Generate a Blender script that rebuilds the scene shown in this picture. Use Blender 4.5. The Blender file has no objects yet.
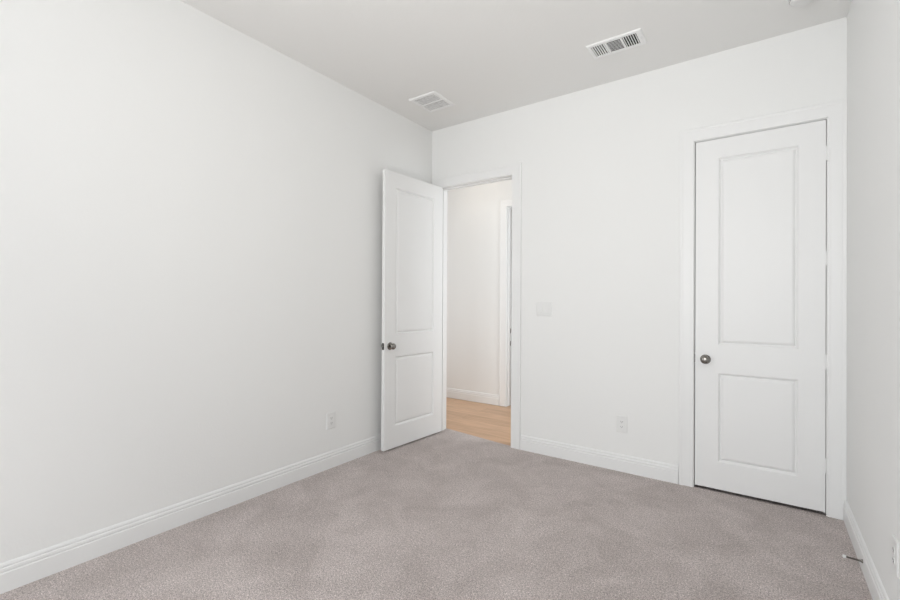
import bpy, bmesh, math, random
from mathutils import Vector, Matrix

C = bpy.context.scene.collection
PI = math.pi
# ------------------------------------------------------------------ camera
F_PX, YAW, PITCH, ROLL = 441.5, 0.6173, 0.0042, 0.0053
CAM = Vector((2.7695, -3.5731, 1.3068))
cy_, sy_ = math.cos(YAW), math.sin(YAW)
fwd = Vector((-sy_ * math.cos(PITCH), cy_ * math.cos(PITCH), math.sin(PITCH)))
rt = Vector((cy_, sy_, 0)); up = rt.cross(fwd)
r2 = rt * math.cos(ROLL) + up * math.sin(ROLL)
u2 = -rt * math.sin(ROLL) + up * math.cos(ROLL)
cd = bpy.data.cameras.new('camera'); cam = bpy.data.objects.new('camera', cd); C.objects.link(cam)
cd.sensor_width = 36; cd.lens = F_PX / 900 * 36; cd.clip_start = .02
m = Matrix.Identity(4)
for i in range(3):
    m[i][0], m[i][1], m[i][2], m[i][3] = r2[i], u2[i], -fwd[i], CAM[i]
cam.matrix_world = m
bpy.context.scene.camera = cam

# ------------------------------------------------------------------ room sizes
H = 3.052            # ceiling
W = 3.1805           # right wall
YR = -7.20           # rear wall (behind the camera)
TH = 0.115           # wall thickness
OL, OR_ = 0.108, 0.915    # bedroom doorway opening
CL, CR = 2.3685, 3.0885   # closet doorway opening
OT = 2.4535          # opening height
HY = 1.35            # hall far wall
BL, BR = 0.148, 0.93      # opening in hall far wall
BT = 2.505

# ------------------------------------------------------------------ light
COL_DAY = (.95, .98, 1)
vs = bpy.context.scene.view_settings
vs.view_transform = 'Standard'; vs.look = 'None'; vs.gamma = 1; vs.use_curve_mapping = False
vs.exposure = 0.04
wd = bpy.data.worlds.new('sky'); bpy.context.scene.world = wd; wd.use_nodes = True
bgn = wd.node_tree.nodes['Background']; bgn.inputs['Color'].default_value = (.75, .85, 1, 1); bgn.inputs['Strength'].default_value = .5

def area(name, loc, target, sx, sy, power, col, spread=180):
    l = bpy.data.lights.new(name, 'AREA'); l.shape = 'RECTANGLE'; l.size = sx; l.size_y = sy
    l.energy = power; l.color = col; l.spread = math.radians(spread)
    o = bpy.data.objects.new(name, l); C.objects.link(o); o.location = loc
    o.rotation_euler = (Vector(target) - Vector(loc)).to_track_quat('-Z', 'Y').to_euler()
    return o
def point(name, loc, power, col, size):
    l = bpy.data.lights.new(name, 'POINT'); l.energy = power; l.color = col; l.shadow_soft_size = size
    o = bpy.data.objects.new(name, l); C.objects.link(o); o.location = loc; return o
P_REAR, P_SIDE, P_HALL, P_HALLFILL, P_FAR, P_BOUNCE, P_HALLEND = 96, 70, 2.4, 20, 1.0, 10.5, 7
# daylight through the rear windows; fill through an added side window (all behind the camera)
area('rear_window_daylight', (1.98, YR - .16, 1.5), (1.6, 0, 1.5), 2.2, 2.1, P_REAR, COL_DAY, 160)
area('side_window_fill', (-.16, -4.95, 1.5), (3, -4.95, 1.5), 1.9, 2.1, P_SIDE, COL_DAY)
# unseen fill light added behind the camera, bounced off the ceiling
area('bounce_fill', (2.45, -3.85, 1.95), (1.5, -1.35, H), .3, .3, P_BOUNCE, (1, .98, .925), 125)
# hall: ceiling lamp, added fills at both ends, added far room light
point('hall_lamp_light', (-.15, .78, 2.86), P_HALL, (1, .90, .78), .07)
area('hall_fill', (1.98, .75, 1.5), (-1.7, .75, 1.4), 1.0, 2.4, P_HALLFILL, (.92, .965, 1))  # added fill inside the closed right end of the hall
area('hall_end_fill', (-1.62, .74, 1.4), (2, .74, 1.4), .9, 2.2, P_HALLEND, (.97, .975, 1))  # added fill in front of the hall's end wall, no window there
point('far_room_fill', (.6, 2.6, 2.6), P_FAR, (1, .86, .70), .1)  # unseen point light added beyond the hall opening

# ------------------------------------------------------------------ materials
def mat(name, col, rough=.6, metal=0, bump=None, spec=.5):
    m = bpy.data.materials.new(name); m.use_nodes = True
    nt = m.node_tree; b = nt.nodes['Principled BSDF']
    b.inputs['Base Color'].default_value = (*col, 1); b.inputs['Roughness'].default_value = rough
    b.inputs['Metallic'].default_value = metal; b.inputs['Specular IOR Level'].default_value = spec
    if bump:
        sc, st, dist = bump
        tc = nt.nodes.new('ShaderNodeTexCoord'); n = nt.nodes.new('ShaderNodeTexNoise')
        n.inputs['Scale'].default_value = sc; n.inputs['Detail'].default_value = 3
        bp = nt.nodes.new('ShaderNodeBump'); bp.inputs['Strength'].default_value = st; bp.inputs['Distance'].default_value = dist
        nt.links.new(tc.outputs['Object'], n.inputs['Vector']); nt.links.new(n.outputs['Fac'], bp.inputs['Height'])
        nt.links.new(bp.outputs['Normal'], b.inputs['Normal'])
    return m
M_wall = mat('wall_paint', (.885, .885, .875), .85, bump=(90, .25, .002), spec=.2)
M_ceil = mat('ceiling_paint', (.915, .91, .895), .9, bump=(60, .3, .002), spec=.2)
M_trim = mat('trim_paint', (.88, .88, .875), .38, spec=.4)
M_door = mat('door_paint', (.875, .875, .87), .42, bump=(140, .05, .001), spec=.4)
M_plate = mat('switch_plastic', (.84, .84, .83), .3)
M_slot = mat('dark_slot', (.05, .05, .05), .6)
M_nickel = mat('satin_nickel', (.25, .238, .22), .24, 1)
M_dark = mat('dark_metal', (.06, .055, .05), .4, .8)
M_vent = mat('vent_enamel', (.96, .96, .955), .4)
M_ventshade = mat('vent_shade', (.05, .05, .05), .9)  # near-black sheet colour standing for the shade inside the vents
M_rub = mat('white_rubber', (.88, .88, .87), .5)
M_strike = mat('brushed_bronze', (.16, .12, .09), .4, 1)
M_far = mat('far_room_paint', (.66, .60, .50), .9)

def carpet_mat():
    m = bpy.data.materials.new('taupe_carpet'); m.use_nodes = True; nt = m.node_tree; N = nt.nodes; L = nt.links
    b = N['Principled BSDF']; b.inputs['Roughness'].default_value = 1; b.inputs['Specular IOR Level'].default_value = .05
    b.inputs['Sheen Weight'].default_value = .6; b.inputs['Sheen Roughness'].default_value = .4; b.inputs['Sheen Tint'].default_value = (1, .93, .90, 1)
    tc = N.new('ShaderNodeTexCoord')
    def noise(scale, det, dist=0, rough=.5):
        n = N.new('ShaderNodeTexNoise'); n.inputs['Scale'].default_value = scale; n.inputs['Detail'].default_value = det
        n.inputs['Distortion'].default_value = dist; n.inputs['Roughness'].default_value = rough
        L.new(tc.outputs['Object'], n.inputs['Vector']); return n
    def ramp(src, stops):
        r = N.new('ShaderNodeValToRGB'); e = r.color_ramp.elements
        e[0].position, e[0].color = stops[0][0], (*stops[0][1], 1); e[1].position, e[1].color = stops[1][0], (*stops[1][1], 1)
        for p, c in stops[2:]:
            x = e.new(p); x.color = (*c, 1)
        L.new(src, r.inputs['Fac']); return r
    def mul(a, c):
        x = N.new('ShaderNodeMix'); x.data_type = 'RGBA'; x.blend_type = 'MULTIPLY'; x.inputs['Factor'].default_value = 1
        L.new(a, x.inputs['A']); L.new(c, x.inputs['B']); return x.outputs['Result']
    fine = noise(CARPET_SCALE, 2, 0, .7)
    r1 = ramp(fine.outputs['Fac'], [(.30, (.205, .173, .163)), (.70, (1, .92, .90)), (.50, (.56, .493, .472))])
    mid = noise(75, 4, 0, .75); r2 = ramp(mid.outputs['Fac'], [(.34, (.68, .665, .66)), (.66, (1.20, 1.20, 1.20))])
    big = noise(3.4, 7, .6, .68); r3 = ramp(big.outputs['Fac'], [(.34, (.85, .835, .825)), (.64, (1.15, 1.15, 1.155))])
    L.new(mul(mul(r1.outputs['Color'], r2.outputs['Color']), r3.outputs['Color']), b.inputs['Base Color'])
    v = N.new('ShaderNodeTexVoronoi'); v.inputs['Scale'].default_value = 260; L.new(tc.outputs['Object'], v.inputs['Vector'])
    bp = N.new('ShaderNodeBump'); bp.inputs['Strength'].default_value = .7; bp.inputs['Distance'].default_value = .006
    L.new(v.outputs['Distance'], bp.inputs['Height']); L.new(bp.outputs['Normal'], b.inputs['Normal'])
    return m
CARPET_SCALE = 170
M_carpet = carpet_mat()

def wood_mat():
    m = bpy.data.materials.new('light_oak_planks'); m.use_nodes = True; nt = m.node_tree; N = nt.nodes; L = nt.links
    b = N['Principled BSDF']; b.inputs['Roughness'].default_value = .42; b.inputs['Specular IOR Level'].default_value = .35
    tc = N.new('ShaderNodeTexCoord'); mp = N.new('ShaderNodeMapping')
    L.new(tc.outputs['Object'], mp.inputs['Vector'])
    br = N.new('ShaderNodeTexBrick'); br.inputs['Scale'].default_value = 1; br.inputs['Brick Width'].default_value = 1.5
    br.inputs['Row Height'].default_value = .19; br.inputs['Mortar Size'].default_value = .0015
    br.inputs['Color1'].default_value = (.60, .385, .245, 1); br.inputs['Color2'].default_value = (.70, .47, .31, 1)
    br.inputs['Mortar'].default_value = (.36, .22, .13, 1); br.offset = .37
    L.new(mp.outputs['Vector'], br.inputs['Vector'])
    mp2 = N.new('ShaderNodeMapping'); mp2.inputs['Scale'].default_value = (2, 26, 1); L.new(tc.outputs['Object'], mp2.inputs['Vector'])
    n = N.new('ShaderNodeTexNoise'); n.inputs['Scale'].default_value = 1.4; n.inputs['Detail'].default_value = 6; L.new(mp2.outputs['Vector'], n.inputs['Vector'])
    r = N.new('ShaderNodeValToRGB'); r.color_ramp.elements[0].position = .35; r.color_ramp.elements[0].color = (.84, .82, .80, 1)
    r.color_ramp.elements[1].position = .65; r.color_ramp.elements[1].color = (1.06, 1.06, 1.06, 1); L.new(n.outputs['Fac'], r.inputs['Fac'])
    x = N.new('ShaderNodeMix'); x.data_type = 'RGBA'; x.blend_type = 'MULTIPLY'; x.inputs['Factor'].default_value = 1
    L.new(br.outputs['Color'], x.inputs['A']); L.new(r.outputs['Color'], x.inputs['B']); L.new(x.outputs['Result'], b.inputs['Base Color'])
    return m
M_wood = wood_mat()

def glass_mat():
    m = bpy.data.materials.new('window_glass'); m.use_nodes = True; nt = m.node_tree; N = nt.nodes; L = nt.links
    for n in list(N):
        if n.type != 'OUTPUT_MATERIAL': N.remove(n)
    t = N.new('ShaderNodeBsdfTransparent'); g = N.new('ShaderNodeBsdfGlossy'); g.inputs['Roughness'].default_value = .02
    x = N.new('ShaderNodeMixShader'); x.inputs[0].default_value = .06
    L.new(t.outputs[0], x.inputs[1]); L.new(g.outputs[0], x.inputs[2]); L.new(x.outputs[0], N['Material Output'].inputs['Surface'])
    return m
M_glass = glass_mat()

# ------------------------------------------------------------------ helpers
def box(bm, x0, x1, y0, y1, z0, z1):
    v = [bm.verts.new(p) for p in ((x0,y0,z0),(x1,y0,z0),(x1,y1,z0),(x0,y1,z0),(x0,y0,z1),(x1,y0,z1),(x1,y1,z1),(x0,y1,z1))]
    for f in ((0,3,2,1),(4,5,6,7),(0,1,5,4),(1,2,6,5),(2,3,7,6),(3,0,4,7)):
        bm.faces.new([v[i] for i in f])
    return v
def obj(name, bm, mtl, parent=None, bevel=0, smooth=False, seg=2):
    bmesh.ops.recalc_face_normals(bm, faces=bm.faces[:])
    me = bpy.data.meshes.new(name); bm.to_mesh(me); bm.free(); me.materials.append(mtl)
    if smooth:
        for p in me.polygons: p.use_smooth = True
    o = bpy.data.objects.new(name, me); C.objects.link(o)
    if parent: o.parent = parent
    if bevel:
        b = o.modifiers.new('bevel', 'BEVEL'); b.width = bevel; b.segments = seg; b.limit_method = 'ANGLE'; b.angle_limit = math.radians(40)
    if smooth == 'auto':
        try:
            me.set_sharp_from_angle(angle=math.radians(38))
        except Exception: pass
    return o
def tag(o, label, cat, kind=None, group=None):
    o['label'] = label; o['category'] = cat
    if kind: o['kind'] = kind
    if group: o['group'] = group
    return o
def empty(name, loc, rz=0):
    o = bpy.data.objects.new(name, None); C.objects.link(o); o.location = loc; o.rotation_euler = (0, 0, rz); return o
def bb(name, dims, mtl, parent=None, bevel=0):
    bm = bmesh.new()
    for d in (dims if isinstance(dims[0], (tuple, list)) else [dims]): box(bm, *d)
    return obj(name, bm, mtl, parent, bevel)
def loft(bm, stations, close=True, caps=True):
    rings = [[bm.verts.new(p) for p in st] for st in stations]
    n = len(rings[0])
    for a, b in zip(rings, rings[1:]):
        for i in range(n if close else n - 1):
            bm.faces.new((a[i], a[(i+1) % n], b[(i+1) % n], b[i]))
    if caps:
        bm.faces.new(rings[0]); bm.faces.new(rings[-1][::-1])
def lathe(bm, prof, origin, axis, seg=32):
    # prof: list of (distance along axis, radius)
    ax = Vector(axis).normalized(); a = ax.orthogonal().normalized(); b = ax.cross(a); o = Vector(origin)
    rings = []
    for d, r in prof:
        if r < 1e-6: rings.append([bm.verts.new(o + ax*d)])
        else: rings.append([bm.verts.new(o + ax*d + (a*math.cos(2*PI*k/seg) + b*math.sin(2*PI*k/seg))*r) for k in range(seg)])
    for p, q in zip(rings, rings[1:]):
        for k in range(seg):
            j = (k+1) % seg
            if len(p) == 1 and len(q) == 1: continue
            if len(p) == 1: bm.faces.new((p[0], q[k], q[j]))
            elif len(q) == 1: bm.faces.new((p[k], p[j], q[0]))
            else: bm.faces.new((p[k], p[j], q[j], q[k]))

# ------------------------------------------------------------------ structure
st = 'structure'
bm = bmesh.new(); box(bm, -.12, W + .12, YR - .12, .0, -.06, 0)
loft(bm, [[(OL, 0, z), (OR_, 0, z), (OR_, .024, z), (OL, .135, z)] for z in (-.003, 0)])
box(bm, CL, CR, 0, .006, -.06, 0)
floor = obj('floor', bm, M_carpet)
tag(floor, 'taupe grey cut pile carpet covering the bedroom floor', 'floor', st)
cf = bb('floor', [(CL - .25, W + .12, TH, .80, -.06, -.014), (CL, CR, .0065, TH, -.06, -.014)], M_carpet)
tag(cf, 'taupe carpet continuing behind the closed closet door', 'floor', st)
hf = bb('floor', [(-1.7, 2.05, TH, 3.9, -.06, -.0035), (OL, OR_, .001, TH, -.06, -.0035)], M_wood)
tag(hf, 'light oak plank floor of the hall through the doorway', 'floor', st)
ceil = bb('ceiling', (-.12, W + .12, YR - .12, 0, H, H + .1), M_ceil)
tag(ceil, 'flat white bedroom ceiling with two vents', 'ceiling', st)
hc = bb('ceiling', (-1.7, W + .12, 0, 3.9, H, H + .1), M_ceil)
tag(hc, 'white hall ceiling beyond the open doorway', 'ceiling', st)

SY = (-5.85, -4.05)   # side window added in the left wall for light, behind the camera
wl = bb('wall_left', [(-.12, 0, SY[1], 0, -.06, H), (-.12, 0, YR - .12, SY[0], -.06, H), (-.12, 0, SY[0], SY[1], -.06, .50), (-.12, 0, SY[0], SY[1], 2.50, H)], M_wall); tag(wl, 'plain white wall on the left side of the bedroom', 'wall', st)
wr = bb('wall_right', (W, W + .12, YR - .12, .8, -.06, H), M_wall); tag(wr, 'white wall meeting the closet door casing on the right', 'wall', st)
wb = bb('wall_back', [(-.12, OL, 0, TH, -.06, H), (OL, OR_, 0, TH, OT, H), (OR_, CL, 0, TH, -.06, H), (CL, CR, 0, TH, OT, H), (CR, W, 0, TH, -.06, H)], M_wall)
tag(wb, 'white wall holding the open doorway and the closet door', 'wall', st)
# rear wall with two windows, behind the camera
WX = [(.95, 1.92), (2.04, 3.01)]; WZ = (.50, 2.50)
rw = bb('wall_rear', [(0, WX[0][0], YR - .12, YR, -.06, H), (WX[0][1], WX[1][0], YR - .12, YR, -.06, H), (WX[1][1], W, YR - .12, YR, -.06, H),
     (WX[0][0], WX[0][1], YR - .12, YR, -.06, WZ[0]), (WX[1][0], WX[1][1], YR - .12, YR, -.06, WZ[0]),
     (WX[0][0], WX[0][1], YR - .12, YR, WZ[1], H), (WX[1][0], WX[1][1], YR - .12, YR, WZ[1], H)], M_wall)
tag(rw, 'white bedroom wall with two windows behind the camera', 'wall', st)
for k, (a, b) in enumerate(WX):
    e = 0.045; y0, y1 = YR - .085, YR - .035
    w = bb('window_%d' % (k + 1), [(a, b, y0, y1, WZ[0], WZ[0] + e), (a, b, y0, y1, WZ[1] - e, WZ[1]), (a, a + e, y0, y1, WZ[0] + e, WZ[1] - e),
        (b - e, b, y0, y1, WZ[0] + e, WZ[1] - e), (a + e, b - e, y0, y1, 1.54, 1.575)], M_trim, bevel=.003)
    tag(w, 'white sash window in the rear wall, %s of the two' % ('near the left corner' if k == 0 else 'near the right corner'), 'window', st)
    bb('pane', [(a + e, b - e, YR - .063, YR - .057, WZ[0] + e, 1.54), (a + e, b - e, YR - .063, YR - .057, 1.575, WZ[1] - e)], M_glass, w)
xa, xb = -.085, -.035; e = .045
w = bb('window_3', [(xa, xb, SY[0], SY[1], .50, .545), (xa, xb, SY[0], SY[1], 2.455, 2.50), (xa, xb, SY[0], SY[0] + e, .545, 2.455), (xa, xb, SY[1] - e, SY[1], .545, 2.455),
    (xa, xb, -4.97, -4.93, .545, 2.455)], M_trim, bevel=.003)
tag(w, 'white window added in the left wall behind the camera for fill light', 'window', st)
bb('pane', [(-.063, -.057, SY[0] + e, -4.97, .545, 2.455), (-.063, -.057, -4.93, SY[1] - e, .545, 2.455)], M_glass, w)
# closet box
cb = bb('wall_closet', [(CL - .35, CL - .25, TH, .9, -.06, H), (CL - .25, W + .12, .8, .9, -.06, H)], M_wall); tag(cb, 'white closet walls behind the closed door', 'wall', st)
# hall
hw = bb('wall_hall', [(-1.7, BL, HY, HY + TH, -.06, H), (BL, BR, HY, HY + TH, BT, H), (BR, 2.05, HY, HY + TH, -.06, H)], M_wall)
tag(hw, 'pale hall wall seen through the open doorway', 'wall', st)
h2 = bb('wall_hall', [(-1.8, -1.7, TH, 3.9, -.06, H), (-1.7, -.12, 0.0, TH, -.06, H)], M_wall); tag(h2, 'hall end wall hidden beside the doorway', 'wall', st)
h3 = bb('wall_hall', (2.05, 2.15, TH, 3.9, -.06, H), M_wall); tag(h3, 'hall wall hidden behind the closet', 'wall', st)
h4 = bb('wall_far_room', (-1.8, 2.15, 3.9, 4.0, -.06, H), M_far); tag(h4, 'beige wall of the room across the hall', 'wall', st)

# baseboards
BP = [(0, 0), (.0145, 0), (.0145, .084), (.0130, .0865), (.0095, .0885), (.0095, .0905), (.0120, .0925), (.0128, .099), (.0115, .1065), (.0075, .1095), (.0072, .1120),
      (.0090, .1140), (.0088, .1200), (.0060, .1270), (.0025, .1300), (0, .1305)]
def baseboard(name, p0, p1, n, label):
    bm = bmesh.new()
    loft(bm, [[(p[0] + n[0]*d, p[1] + n[1]*d, z) for d, z in BP] for p in (p0, p1)])
    return tag(obj(name, bm, M_trim), label, 'baseboard', st)
baseboard('baseboard_left', (0, YR), (0, 0), (1, 0), 'tall white moulded baseboard along the plain left wall')
baseboard('baseboard_back', (OR_ + .0985, 0), (CL - .0985, 0), (0, -1), 'white moulded baseboard between the doorway and the closet door')
baseboard('baseboard_right', (W, YR), (W, -.019), (-1, 0), 'white moulded baseboard along the right wall with the door stop')
baseboard('baseboard_rear', (0.015, YR), (W - .015, YR), (0, 1), 'white moulded baseboard under the windows behind the camera')
baseboard('baseboard_hall', (-1.7, HY), (BL - .0985, HY), (0, -1), 'white moulded baseboard of the hall beyond the doorway')

# casings
RV = .0035
CP = [(0, 0), (0, .0105), (.003, .0128), (.012, .0132), (.014, .0124), (.017, .0124), (.055, .0142), (.066, .0146), (.069, .0138), (.072, .0152), (.080, .0162), (.088, .0158), (.0915, .0135), (.0915, 0)]
def casing(a, b, zt, y, sgn, parent, z0=0, wmaxr=None, wmaxl=None):
    a -= RV; b += RV; zt += RV
    bm = bmesh.new()
    S = [[], [], [], []]
    for w, t in CP:
        wr_ = min(w, wmaxr) if wmaxr else w
        wl_ = min(w, wmaxl) if wmaxl else w
        S[0].append((a - wl_, y - sgn*t, z0)); S[1].append((a - wl_, y - sgn*t, zt + w))
        S[2].append((b + wr_, y - sgn*t, zt + w)); S[3].append((b + wr_, y - sgn*t, z0))
    loft(bm, S)
    return obj('casing', bm, M_trim, parent)
def jamb(a, b, zt, y0, y1, parent, ys=None, t=.018, z0=0):
    # jamb boards set flush into the opening; the wall opening is a..b
    bb('jamb', [(a, a + .0008, y0, y1, z0, zt), (b - .0008, b, y0, y1, z0, zt), (a, b, y0, y1, zt - .0008, zt)], M_trim, parent)
    if ys:
        s = .011
        bb('door_stop_strip', [(a + .0008, a + s, ys, ys + .035, z0, zt - s), (b - s, b - .0008, ys, ys + .035, z0, zt - s), (a + .0008, b - .0008, ys, ys + .035, zt - s, zt - .0008)], M_trim, parent, .0015)
t1 = tag(empty('trim_1', (OL, 0, 0)), 'white moulded casing around the open bedroom doorway', 'door trim', st)
t2 = tag(empty('trim_2', (CL, 0, 0)), 'white moulded casing around the closed closet door', 'door trim', st)
t3 = tag(empty('trim_3', (BL, HY, 0)), 'white casing of the opening across the hall', 'door trim', st)
def local(e, fn, *a, **k):
    # build in world coordinates, then keep them while parenting
    before = set(C.objects)
    r = fn(*a, **k)
    for o in C.objects:
        if o not in before and o.parent == e: o.matrix_parent_inverse = Matrix.Translation(-e.location)
    return r
local(t1, casing, OL, OR_, OT, 0, 1, t1)
local(t1, casing, OL, OR_, OT, TH, -1, t1)
local(t1, jamb, OL, OR_, OT, 0.0, TH, t1, .0385)
local(t2, casing, CL, CR, OT, 0, 1, t2, wmaxr=W - CR - RV)
local(t2, jamb, CL, CR, OT, 0.0, TH, t2, .0385)
local(t3, casing, BL, BR, BT, HY, 1, t3)
local(t3, jamb, BL, BR, BT, HY, HY + TH, t3, HY + .045)
def strikes():
    bb('strike_plate', (BL + .0005, BL + .0030, HY + .082, HY + .112, .912, .972), M_strike, t3, .001)
    bb('strike_plate', (BL + .0005, BL + .0030, HY + .082, HY + .112, .755, .812), M_strike, t3, .001)
local(t3, strikes)
def strike_c():
    bb('strike_plate', (CL + .0009, CL + .0011, .0005, .030, .885, .945), M_dark, t2)
local(t2, strike_c)

# ------------------------------------------------------------------ doors
SLOPE = [(0, 0), (.002, .0004), (.005, .0026), (.010, .0084), (.013, .0118), (.016, .0132), (.019, .0132), (.021, .0112), (.026, .0062), (.032, .0032), (.038, .0024)]
PZ = [(.188, .806), (.998, 2.300)]
def door_leaf(name, w, h, th, stile, parent, stile_r=None):
    stile_r = stile_r or stile
    # local: x 0..w, y 0..th, z 0..h
    bm = bmesh.new()
    for y, s in ((0, 1), (th, -1)):
        xs = [0, stile, w - stile_r, w]; zs = [0, PZ[0][0], PZ[0][1], PZ[1][0], PZ[1][1], h]
        g = [[bm.verts.new((x, y, z)) for x in xs] for z in zs]
        for j in range(5):
            for i in range(3):
                if i == 1 and j in (1, 3):
                    prev = [g[j][1], g[j][2], g[j+1][2], g[j+1][1]]
                    x0, x1, z0, z1 = stile, w - stile_r, zs[j], zs[j+1]
                    for off, dep in SLOPE[1:]:
                        cur = [bm.verts.new((px, y + s*dep, pz)) for px, pz in ((x0+off, z0+off), (x1-off, z0+off), (x1-off, z1-off), (x0+off, z1-off))]
                        for k in range(4): bm.faces.new((prev[k], prev[(k+1) % 4], cur[(k+1) % 4], cur[k]))
                        prev = cur
                    bm.faces.new(prev)
                else: bm.faces.new((g[j][i], g[j][i+1], g[j+1][i+1], g[j+1][i]))
        if y == 0: A = g
        else: B = g
    n = len(A)
    for j in range(n - 1):
        bm.faces.new((A[j][0], A[j+1][0], B[j+1][0], B[j][0])); bm.faces.new((A[j][3], A[j+1][3], B[j+1][3], B[j][3]))
    for i in range(3):
        bm.faces.new((A[0][i], A[0][i+1], B[0][i+1], B[0][i])); bm.faces.new((A[-1][i], A[-1][i+1], B[-1][i+1], B[-1][i]))
    o = obj(name, bm, M_door, parent)
    b = o.modifiers.new('bevel', 'BEVEL'); b.width = .0015; b.segments = 2; b.limit_method = 'ANGLE'; b.angle_limit = math.radians(60)
    return o
def knob(parent, x, z, y, s):
    # s: direction out of the face (+1 = +y)
    bm = bmesh.new()
    lathe(bm, [(0, 0), (0, .0325), (.003, .0330), (.006, .0310), (.0085, .0265), (.010, .0150), (.012, .0115)], (x, y, z), (0, s, 0))
    lathe(bm, [(.009, .0115), (.024, .0110), (.028, .0125), (.031, .0185), (.035, .0245), (.041, .0275), (.047, .0270), (.052, .0235), (.0555, .0165), (.057, .0080), (.0573, 0)], (x, y, z), (0, s, 0))
    o = obj('knob', bm, M_nickel, parent, smooth=True); o['label'] = 'round satin nickel door knob'
    return o
def hinge(parent, x, z, y):
    bm = bmesh.new()
    r = .0078
    lathe(bm, [(-.050, 0), (-.050, r*.6), (-.0475, r), (.0475, r), (.050, r*.6), (.050, 0)], (x, y, z), (0, 0, 1), 16)
    box(bm, x - .012, x + .012, y + .003, y + .0085, z - .045, z + .045)
    return obj('hinge', bm, M_trim, parent, smooth=False)

# open door: leaf local frame = closed position (x from hinge, y into hall), swung about the pin
A_OPEN = 93.1
pin = Vector((.107, -.010, 0))
d1 = tag(empty('door_1', pin, -math.radians(A_OPEN)), 'white two panel door standing open against the left wall', 'door', st)
lf = door_leaf('leaf', .782, 2.4335, .035, .128, d1); lf.location = (.004, .010, .017)
knob(d1, .722, .918, .045, 1); knob(d1, .722, .918, .010, -1)
o = bb('latch_plate', (.7855, .7872, .0155, .0395, .889, .947), M_dark, d1, .0005)
o['label'] = 'dark latch plate on the door edge'
bm = bmesh.new(); lathe(bm, [(0, .008), (.006, .0075), (.009, .0045), (.0095, 0)], (.7868, .0275, .918), (1, 0, 0), 16)
obj('latch_bolt', bm, M_nickel, d1, smooth=True)
for z in (2.24, 1.59, .948, .30): hinge(d1, 0, z, 0)

# closet door, closed, hinged on the right
d2 = tag(empty('door_2', (CR, 0, 0)), 'closed white two panel closet door beside the right wall', 'door', st)
wC = CR - CL - .0100
lf2 = door_leaf('leaf', wC, 2.4305, .035, .138, d2, .130); lf2.location = (-wC - .0040, .0005, .019)
knob(d2, -wC - .0035 + .0632, .913, .0005, -1)
for z in (2.24, 1.59, .948, .308): hinge(d2, .0060, z, -.0065)
bb('latch_bolt', (-wC - .0088, -wC - .0040, .0012, .022, .889, .941), M_slot, d2)['label'] = 'dark latch in the door gap'

# ------------------------------------------------------------------ switch and outlets
def plate_bm(w, h, t=.006):
    bm = bmesh.new(); e = .004
    loft(bm, [[(-w/2, 0, -h/2), (w/2, 0, -h/2), (w/2, 0, h/2), (-w/2, 0, h/2)],
              [(-w/2, -t*.45, -h/2), (w/2, -t*.45, -h/2), (w/2, -t*.45, h/2), (-w/2, -t*.45, h/2)],
              [(-w/2+e, -t, -h/2+e), (w/2-e, -t, -h/2+e), (w/2-e, -t, h/2-e), (-w/2+e, -t, h/2-e)]])
    return bm
def outlet(loc, rz, label):
    e = tag(empty('wall_outlet', loc, rz), label, 'outlet', group='white duplex wall outlets')
    obj('cover_plate', plate_bm(.084, .128), M_plate, e)
    for s in (1, -1):
        bm = bmesh.new()
        n = 20; pts = []
        for k in range(n):
            a = 2*PI*k/n; pts.append((.0172*math.cos(a), max(-.0128, min(.0128, .0172*math.sin(a)))))
        loft(bm, [[(x, -.0055, z + s*.0197) for x, z in pts], [(x*.95, -.0082, z*.95 + s*.0197) for x, z in pts]])
        r = obj('receptacle', bm, M_plate, e)
        sl = bb('slots', [(-.0078, -.0056, -.0086, -.0078, s*.0197 - .002, s*.0197 + .0065), (.0056, .0078, -.0086, -.0078, s*.0197 - .002, s*.0197 + .0065),
                     (-.0022, .0022, -.0086, -.0078, s*.0197 - .0088, s*.0197 - .0048)], M_slot, r)
        sl['label'] = 'dark plug slots'
    bm = bmesh.new(); lathe(bm, [(.0055, .0032), (.007, .0028), (.0072, 0)], (0, 0, 0), (0, -1, 0), 12); obj('screw', bm, M_plate, e)
    return e
outlet((1.876, 0, .365), 0, 'white wall outlet between the light switch and the closet door')
outlet((0, -1.280, .370), PI/2, 'white outlet low on the left wall near the open door')
outlet((W, -1.232, .357), -PI/2, 'white outlet low on the right wall, cut by the picture edge')

sw = tag(empty('light_switch', (1.2265, 0, 1.250)), 'double white rocker light switch on the wall beside the doorway', 'light switch')
obj('cover_plate', plate_bm(.138, .124), M_plate, sw)
for s in (-1, 1):
    bm = bmesh.new(); x0 = s*.0255
    loft(bm, [[(x0-.0170, -.0055, -.034), (x0+.0170, -.0055, -.034), (x0+.0170, -.0055, .034), (x0-.0170, -.0055, .034)],
              [(x0-.0170, -.0068, -.034), (x0+.0170, -.0068, -.034), (x0+.0170, -.0068, .034), (x0-.0170, -.0068, .034)]])
    fr = obj('rocker_frame', bm, M_plate, sw)
    bm = bmesh.new()
    rings = []
    for z, t in ((-.0315, .0068), (-.0300, .0125), (0, .0088), (.0300, .0072), (.0315, .0064)):
        rings.append([(x0-.0140, -.0062, z), (x0+.0140, -.0062, z), (x0+.0140, -t, z), (x0-.0140, -t, z)])
    loft(bm, rings); obj('rocker', bm, M_plate, fr)

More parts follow.
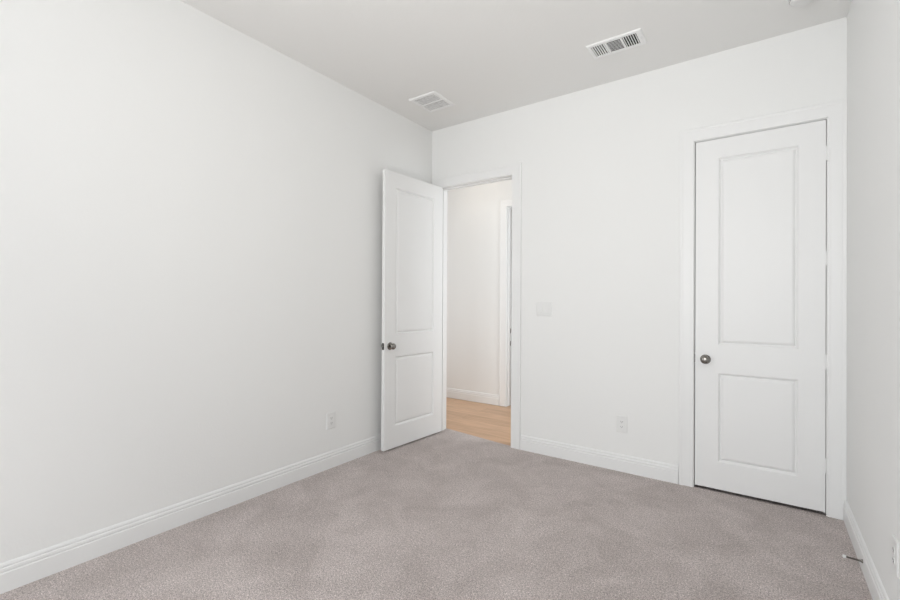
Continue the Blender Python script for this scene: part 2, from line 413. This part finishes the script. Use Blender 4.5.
# ------------------------------------------------------------------ ceiling vents and smoke detector
def frame_ring(bm, x0, x1, y0, y1, ix0, ix1, iy0, iy1, z, t):
    def q(a, b, c, d, zz): return [(a, c, zz), (b, c, zz), (b, d, zz), (a, d, zz)]
    e = .007
    loft(bm, [q(x0, x1, y0, y1, z), q(x0+.001, x1-.001, y0+.001, y1-.001, z - t*.35), q(x0+e, x1-e, y0+e, y1-e, z - t), q(ix0, ix1, iy0, iy1, z - t), q(ix0, ix1, iy0, iy1, z)], caps=False)
def slat(bm, p0, p1, w, tilt, th=.0012):
    # p0,p1: ends of slat centre line; w: width; tilt: angle from horizontal about its length
    p0, p1 = Vector(p0), Vector(p1); d = (p1-p0).normalized(); side = d.cross(Vector((0, 0, 1))).normalized()
    a = side*math.cos(tilt) + Vector((0, 0, 1))*math.sin(tilt); n = d.cross(a)
    loft(bm, [[p + a*w/2 + n*th/2, p - a*w/2 + n*th/2, p - a*w/2 - n*th/2, p + a*w/2 - n*th/2] for p in (p0, p1)])
# supply register
vx0, vx1, vy0, vy1 = 1.779, 2.132, -.600, -.404
v2 = tag(empty('ceiling_vent', ((vx0+vx1)/2, (vy0+vy1)/2, H)), 'white three section supply vent in the ceiling above the closet side', 'air vent', group='ceiling air vents')
hx, hy = (vx1-vx0)/2, (vy1-vy0)/2
ix0, ix1, iy0, iy1 = -hx+.026, hx-.036, -hy+.028, hy-.027
bm = bmesh.new(); frame_ring(bm, -hx, hx, -hy, hy, ix0, ix1, iy0, iy1, 0, .008); obj('frame', bm, M_vent, v2)
bb('louver_shade', (ix0, ix1, iy0, iy1, -.0006, -.0001), M_ventshade, v2)['label'] = 'dark sheet for the shade behind the louvers'
div = .012; seg = (ix1 - ix0 - 2*div)/3
xs = [ix0, ix0+seg+div, ix0+2*(seg+div)]
for x in xs[1:]: bb('divider', (x - div, x, iy0, iy1, -.008, -.001), M_vent, v2)
for k, x in enumerate(xs):
    bm = bmesh.new()
    if k == 1:
        n = 9
        for j in range(n):
            y = iy0 + (iy1-iy0)*(j+.5)/n; slat(bm, (x, y, -.0052), (x+seg, y, -.0052), .0068, math.radians(-14))
    else:
        n = 6
        for j in range(n):
            xx = x + seg*(j+.5)/n; slat(bm, (xx, iy0, -.0052), (xx, iy1, -.0052), .0078 if k == 0 else .0082, math.radians(34 if k == 0 else -34))
    obj('louver_section', bm, M_vent, v2)
bb('damper_lever', (ix1 + .014, ix1 + .018, -.018, .010, -.013, -.007), M_vent, v2, .001)
# return grille
rx0, rx1, ry0, ry1 = .266, .546, -.682, -.374
v1 = tag(empty('ceiling_vent', ((rx0+rx1)/2, (ry0+ry1)/2, H)), 'square white return vent in the ceiling near the left wall corner', 'air vent', group='ceiling air vents')
hx, hy = (rx1-rx0)/2, (ry1-ry0)/2
fi = .031
bm = bmesh.new(); frame_ring(bm, -hx, hx, -hy, hy, -hx+fi, hx-fi, -hy+fi, hy-fi, 0, .008); obj('frame', bm, M_vent, v1)
bb('louver_shade', (-hx+fi, hx-fi, -hy+fi, hy-fi, -.0006, -.0001), M_ventshade, v1)['label'] = 'dark sheet for the shade behind the louvers'
bb('divider', (-hx+fi, hx-fi, -.005, .005, -.0085, -.001), M_vent, v1)
for s in (-1, 1):
    bm = bmesh.new(); n = 13; y0_, y1_ = (.005, hy-fi) if s > 0 else (-hy+fi, -.005)
    for j in range(n):
        y = y0_ + (y1_-y0_)*(j+.5)/n; slat(bm, (-hx+fi, y, -.0048), (hx-fi, y, -.0048), .0066, math.radians(-9))
    obj('louver_section', bm, M_vent, v1)

sd = tag(empty('smoke_detector', (2.950, -.395, H)), 'round white smoke detector on the ceiling near the right wall', 'smoke detector')
bm = bmesh.new(); lathe(bm, [(0, 0), (0, .070), (.008, .071), (.012, .069), (.013, .062)], (0, 0, 0), (0, 0, -1), 40); obj('base', bm, M_plate, sd, smooth='auto')
bm = bmesh.new(); lathe(bm, [(.012, .060), (.016, .062), (.028, .060), (.036, .052), (.040, .036), (.0415, 0)], (0, 0, 0), (0, 0, -1), 40); obj('cover', bm, M_plate, sd, smooth='auto')
bm = bmesh.new()
for k in range(20):
    a = 2*PI*k/20; c = Vector((math.cos(a), math.sin(a), 0)); s_ = Vector((-c.y, c.x, 0))
    p = [c*.0595 + s_*.005, c*.0595 - s_*.005, c*.0628 - s_*.005, c*.0628 + s_*.005]
    loft(bm, [[(q.x, q.y, -.018) for q in p], [(q.x, q.y, -.023) for q in p]])
o = obj('grille_slots', bm, mat('grille_shadow_plastic', (.45, .45, .44), .6), sd); o['label'] = 'grey slots round the cover'

# ------------------------------------------------------------------ spring door stop on the right baseboard
ds = tag(empty('door_stop', (W - .0145, -.655, .057)), 'spring door stop with white tip screwed to the right baseboard', 'door stop')
bm = bmesh.new(); lathe(bm, [(0, 0), (0, .0095), (.003, .0090), (.008, .0055), (.010, .0045)], (0, 0, 0), (-1, 0, 0), 20); obj('mount', bm, M_nickel, ds, smooth=True)
bm = bmesh.new(); n = 300; rings = []
for k in range(n):
    t = k/(n-1); a = t*2*PI*24; r = .0042 - .0006*t
    radial = Vector((0, math.cos(a), math.sin(a))); c = Vector((-.008 - .056*t, 0, .002*t)) + radial*r
    rings.append([tuple(c + radial*.0010*math.cos(q) + Vector((1, 0, 0))*.0010*math.sin(q)) for q in (0, PI/3, 2*PI/3, PI, 4*PI/3, 5*PI/3)])
loft(bm, rings); obj('spring', bm, mat('spring_steel', (.16, .14, .12), .4, 1), ds, smooth=True)
bm = bmesh.new(); lathe(bm, [(.061, 0), (.061, .0062), (.064, .0072), (.071, .0072), (.074, .0050), (.075, 0)], (0, 0, .002), (-1, 0, 0), 20)
o = obj('rubber_tip', bm, M_rub, ds, smooth=True); o['label'] = 'white rubber tip'
